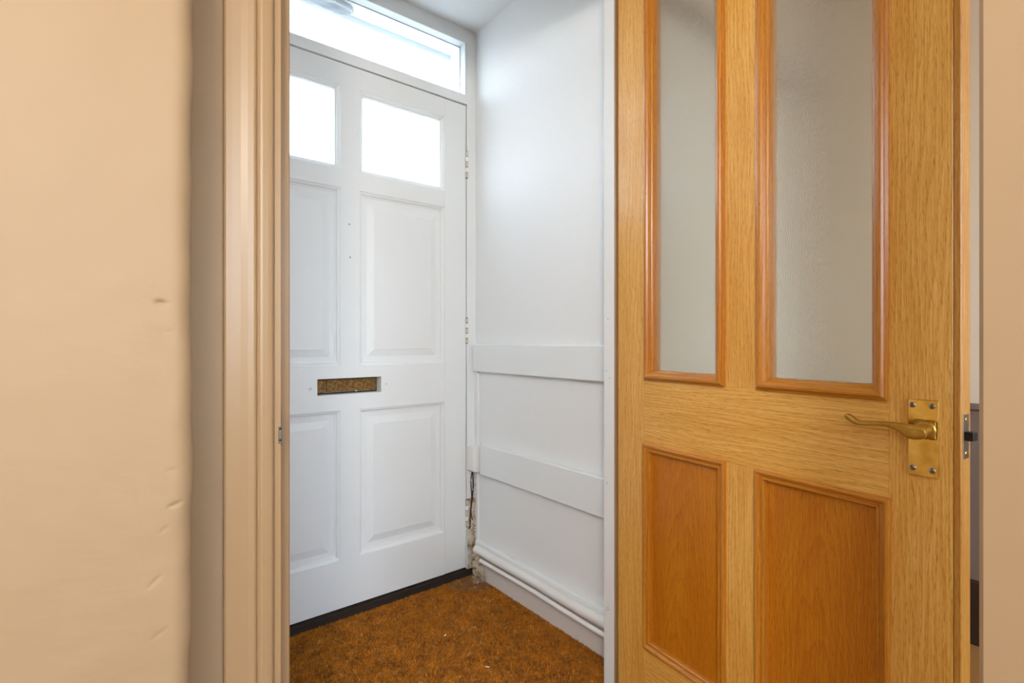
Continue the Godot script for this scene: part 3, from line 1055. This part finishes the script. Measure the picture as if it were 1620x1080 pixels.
func build_corner_details() -> void:
	# white plastic bell box: rounded front with a raised middle
	var b := thing("bell_box", Vector3(1.2125, 0.512, -1.8000))
	tag(b, "small white plastic bell box in the corner beside the door hinge", "bell box")
	var st := begin()
	add_box(st, Vector3(-0.0215, -0.050, -0.0235), Vector3(0.0215, 0.050, 0.010), 0.002)
	put("back_plate", st.commit(), M.plastic, b)
	st = begin()
	var hw := 0.0240
	var hh := 0.0555
	var outline: Array[Vector2] = []
	for k in 48:
		var a := TAU * k / 48.0
		outline.append(Vector2(signf(cos(a)) * pow(absf(cos(a)), 0.42) * hw, signf(sin(a)) * pow(absf(sin(a)), 0.30) * hh))
	var layers := [[1.0, 0.006], [1.0, 0.022], [0.985, 0.027], [0.93, 0.031], [0.70, 0.0335], [0.45, 0.0345], [0.0, 0.0345]]
	for l in layers.size() - 1:
		for k in 48:
			var k2 := (k + 1) % 48
			var q: Array[Vector3] = []
			for e in [[l, k], [l, k2], [l + 1, k2], [l + 1, k]]:
				q.append(Vector3(outline[e[1]].x * layers[e[0]][0], outline[e[1]].y * (1.0 - (1.0 - layers[e[0]][0]) * (0.5 if layers[e[0]][0] > 0.9 else 1.0)), layers[e[0]][1]))
			var nn := Vector3(outline[k].x, outline[k].y * 0.3, 0.0) + Vector3(0, 0, 0.01 if l < 1 else 0.06)
			if q[2].distance_to(q[3]) > 1e-6:
				quad(st, q[0], q[1], q[2], q[3], nn)
			else:
				tri(st, q[0], q[1], q[2], nn)
	put("cover", st.commit(), M.plastic, b)
	# two cables hanging from it
	var base := DOOR_W - 0.010
	st = begin()
	var pts: Array = []
	var rads: Array = []
	for k in 22:
		var f := k / 21.0
		pts.append(Vector3(1.2125 + 0.004 * sin(f * 5.0) - 0.006 * f, 0.462 - 0.245 * f, -(base - 0.004 - 0.003 * sin(f * 6.0))))
		rads.append(0.0032)
	pts.append(Vector3(1.198, 0.207, -(base)))
	rads.append(0.0028)
	tube(st, pts, rads, 8)
	tag(put("cable", st.commit(), M.wire), "dark brown cable drooping below the bell box, its end curled", "cable", "cables below the bell box")
	st = begin()
	pts = []
	rads = []
	for k in 22:
		var f := k / 21.0
		pts.append(Vector3(1.2165 - 0.010 * sin(f * 3.1) - 0.004 * sin(f * 9.0), 0.462 - 0.22 * f, -(base - 0.002)))
		rads.append(0.0024)
	tube(st, pts, rads, 8)
	tag(put("cable_001", st.commit(), M.wire), "thin dark cable bowing outwards beside the thicker cable", "cable", "cables below the bell box")
	# crumbling filler left in the corner behind the cables
	st = begin()
	pts = []
	rads = []
	var no := FastNoiseLite.new()
	no.seed = 3
	no.frequency = 1.0
	for k in 60:
		var f := k / 59.0
		pts.append(Vector3(1.2335 + 0.002 * no.get_noise_1d(f * 30.0), 0.465 - 0.30 * f, -(base - 0.002 + 0.003 * no.get_noise_1d(f * 40.0 + 9.0))))
		rads.append(0.0075 + 0.0035 * no.get_noise_1d(f * 55.0 + 40.0))
	tube(st, pts, rads, 12)
	tag(put("filler", st.commit(), M.crust), "crumbling dirty filler down the corner behind the cables", "filler")
	# stained lower end of the frame post
	st = begin()
	wb(st, 1.1935, WALL_U - 0.002, 0.0, 0.335, DOOR_W - 0.0058, DOOR_W - 0.003, 0.0006)
	put("bare_patch", st.commit(), M.crust, get_node("trim_2"), "bare dirty patch at the foot of the post")
	# pipe elbow thick with filler
	var e := thing("pipe_elbow", Vector3(1.193, 0.0, -1.757))
	tag(e, "crusted pipe elbow turning down into the carpet corner", "pipe elbow")
	st = begin()
	pts = []
	rads = []
	for k in 16:
		var f := k / 15.0
		pts.append(Vector3(0.002 * no.get_noise_1d(f * 20.0 + 70.0), 0.004 + 0.112 * f, 0.003 * no.get_noise_1d(f * 22.0)))
		rads.append(0.0165 + 0.0050 * no.get_noise_1d(f * 28.0 + 15.0))
	tube(st, pts, rads, 14)
	put("riser", st.commit(), M.crust, e)
	st = begin()
	lump(st, Vector3(0.002, 0.112, 0.006), Vector3(0.019, 0.014, 0.019), 8, 0.5)
	tube(st, [Vector3(0.0, 0.108, 0.008), Vector3(-0.004, 0.106, 0.034)], [0.0135, 0.0125], 12)
	put("collar", st.commit(), M.crust, e)
	st = begin()
	lump(st, Vector3(0.010, 0.048, 0.012), Vector3(0.020, 0.022, 0.017), 18, 0.7)
	lump(st, Vector3(0.018, 0.018, 0.016), Vector3(0.013, 0.015, 0.012), 22, 0.8)
	lump(st, Vector3(-0.006, 0.018, 0.010), Vector3(0.014, 0.018, 0.013), 26, 0.6)
	put("filler_lump", st.commit(), M.crust, e)


# ---------- outside the front door
func build_outside() -> void:
	var st := begin()
	wb(st, -6.0, 7.0, -0.24, -0.12, 1.97, 14.0)
	structure("floor_path", st.commit(), M.paving, "pale paving outside the front door", "paving")
	st = begin()
	wb(st, -6.0, PORCH_L - 0.01, -0.12, 2.9, 1.90, 1.965)
	wb(st, WALL_U + 0.01, 7.0, -0.12, 2.9, 1.90, 1.965)
	wb(st, PORCH_L - 0.01, WALL_U + 0.01, 2.268, 2.9, 1.951, 1.965)
	structure("wall_outside", st.commit(), M.render, "blue-grey rendered strip above the transom outside", "wall")
	# oval bulkhead lamp fixed under the frame head outside the glass, not lit
	var l := thing("outdoor_lamp", Vector3(0.642, 2.287, -1.912))
	tag(l, "oval outdoor bulkhead lamp under the frame head beyond the transom glass", "lamp")
	var oval: Array[Vector2] = []
	for k in 40:
		var a := TAU * k / 40.0
		oval.append(Vector2(signf(cos(a)) * pow(absf(cos(a)), 0.6) * 0.080, signf(sin(a)) * pow(absf(sin(a)), 0.75) * 0.031))
	st = begin()
	for k in 40:
		var p := oval[k]
		var q := oval[(k + 1) % 40]
		quad(st, Vector3(p.x, 0, p.y), Vector3(q.x, 0, q.y), Vector3(q.x, -0.014, q.y), Vector3(p.x, -0.014, p.y), Vector3(p.x, 0, p.y))
		tri(st, Vector3(0, -0.012, 0), Vector3(p.x, -0.014, p.y) * 0.95, Vector3(q.x, -0.014, q.y) * 0.95, Vector3(0, -1, 0))
	put("back_plate", st.commit(), M.lamp_metal, l)
	st = begin()
	for k in 40:
		var p := oval[k]
		var q := oval[(k + 1) % 40]
		tube(st, [Vector3(p.x, -0.016, p.y), Vector3(q.x, -0.016, q.y)], [0.006, 0.006], 8, 1.0, Vector3.UP, false)
	put("rim", st.commit(), M.lamp_rim, l)
	st = begin()
	tube(st, [Vector3(-0.004, -0.020, 0.0), Vector3(0.012, -0.022, 0.0), Vector3(0.030, -0.020, 0.0)], [0.006, 0.009, 0.004], 12)
	put("bulb", st.commit(), M.lamp_bulb, l)


# ---------- the hall's pendant lamp, behind the viewer
func build_hall_lamp() -> void:
	var l := thing("pendant_lamp", Vector3(-0.60, 2.46, 0.75))
	tag(l, "warm round pendant lamp in the hall behind the viewer", "lamp")
	var st := begin()
	lathe(st, Vector3.ZERO, Vector3(0, -1, 0), [Vector2(0.05, 0.0), Vector2(0.05, 0.015), Vector2(0.03, 0.03), Vector2(0.0, 0.03)], 24)
	put("ceiling_rose", st.commit(), M.plastic, l)
	st = begin()
	tube(st, [Vector3(0, -0.03, 0), Vector3(0, -0.40, 0)], [0.003, 0.003], 8, 1.0, Vector3.RIGHT)
	put("flex", st.commit(), M.plastic, l)
	var glow := StandardMaterial3D.new()
	glow.resource_name = "lit_lamp_shade"
	glow.albedo_color = Color(0.95, 0.92, 0.85)
	glow.emission_enabled = true
	glow.emission = Color(1.0, 0.965, 0.91)
	glow.emission_energy_multiplier = 3.0
	var s := SphereMesh.new()
	s.radius = 0.18
	s.height = 0.34
	var sh := put("lamp_shade", s, glow, l)
	sh.position = Vector3(0, -0.56, 0)
	var o := OmniLight3D.new()
	o.name = "lamp_light"
	o.light_color = Color(1.0, 0.965, 0.91)
	o.light_energy = 1.2
	o.light_size = 0.17
	o.omni_range = 12.0
	o.omni_attenuation = 2.0
	o.shadow_enabled = true
	l.add_child(o)
	o.position = Vector3(0, -0.56, 0)
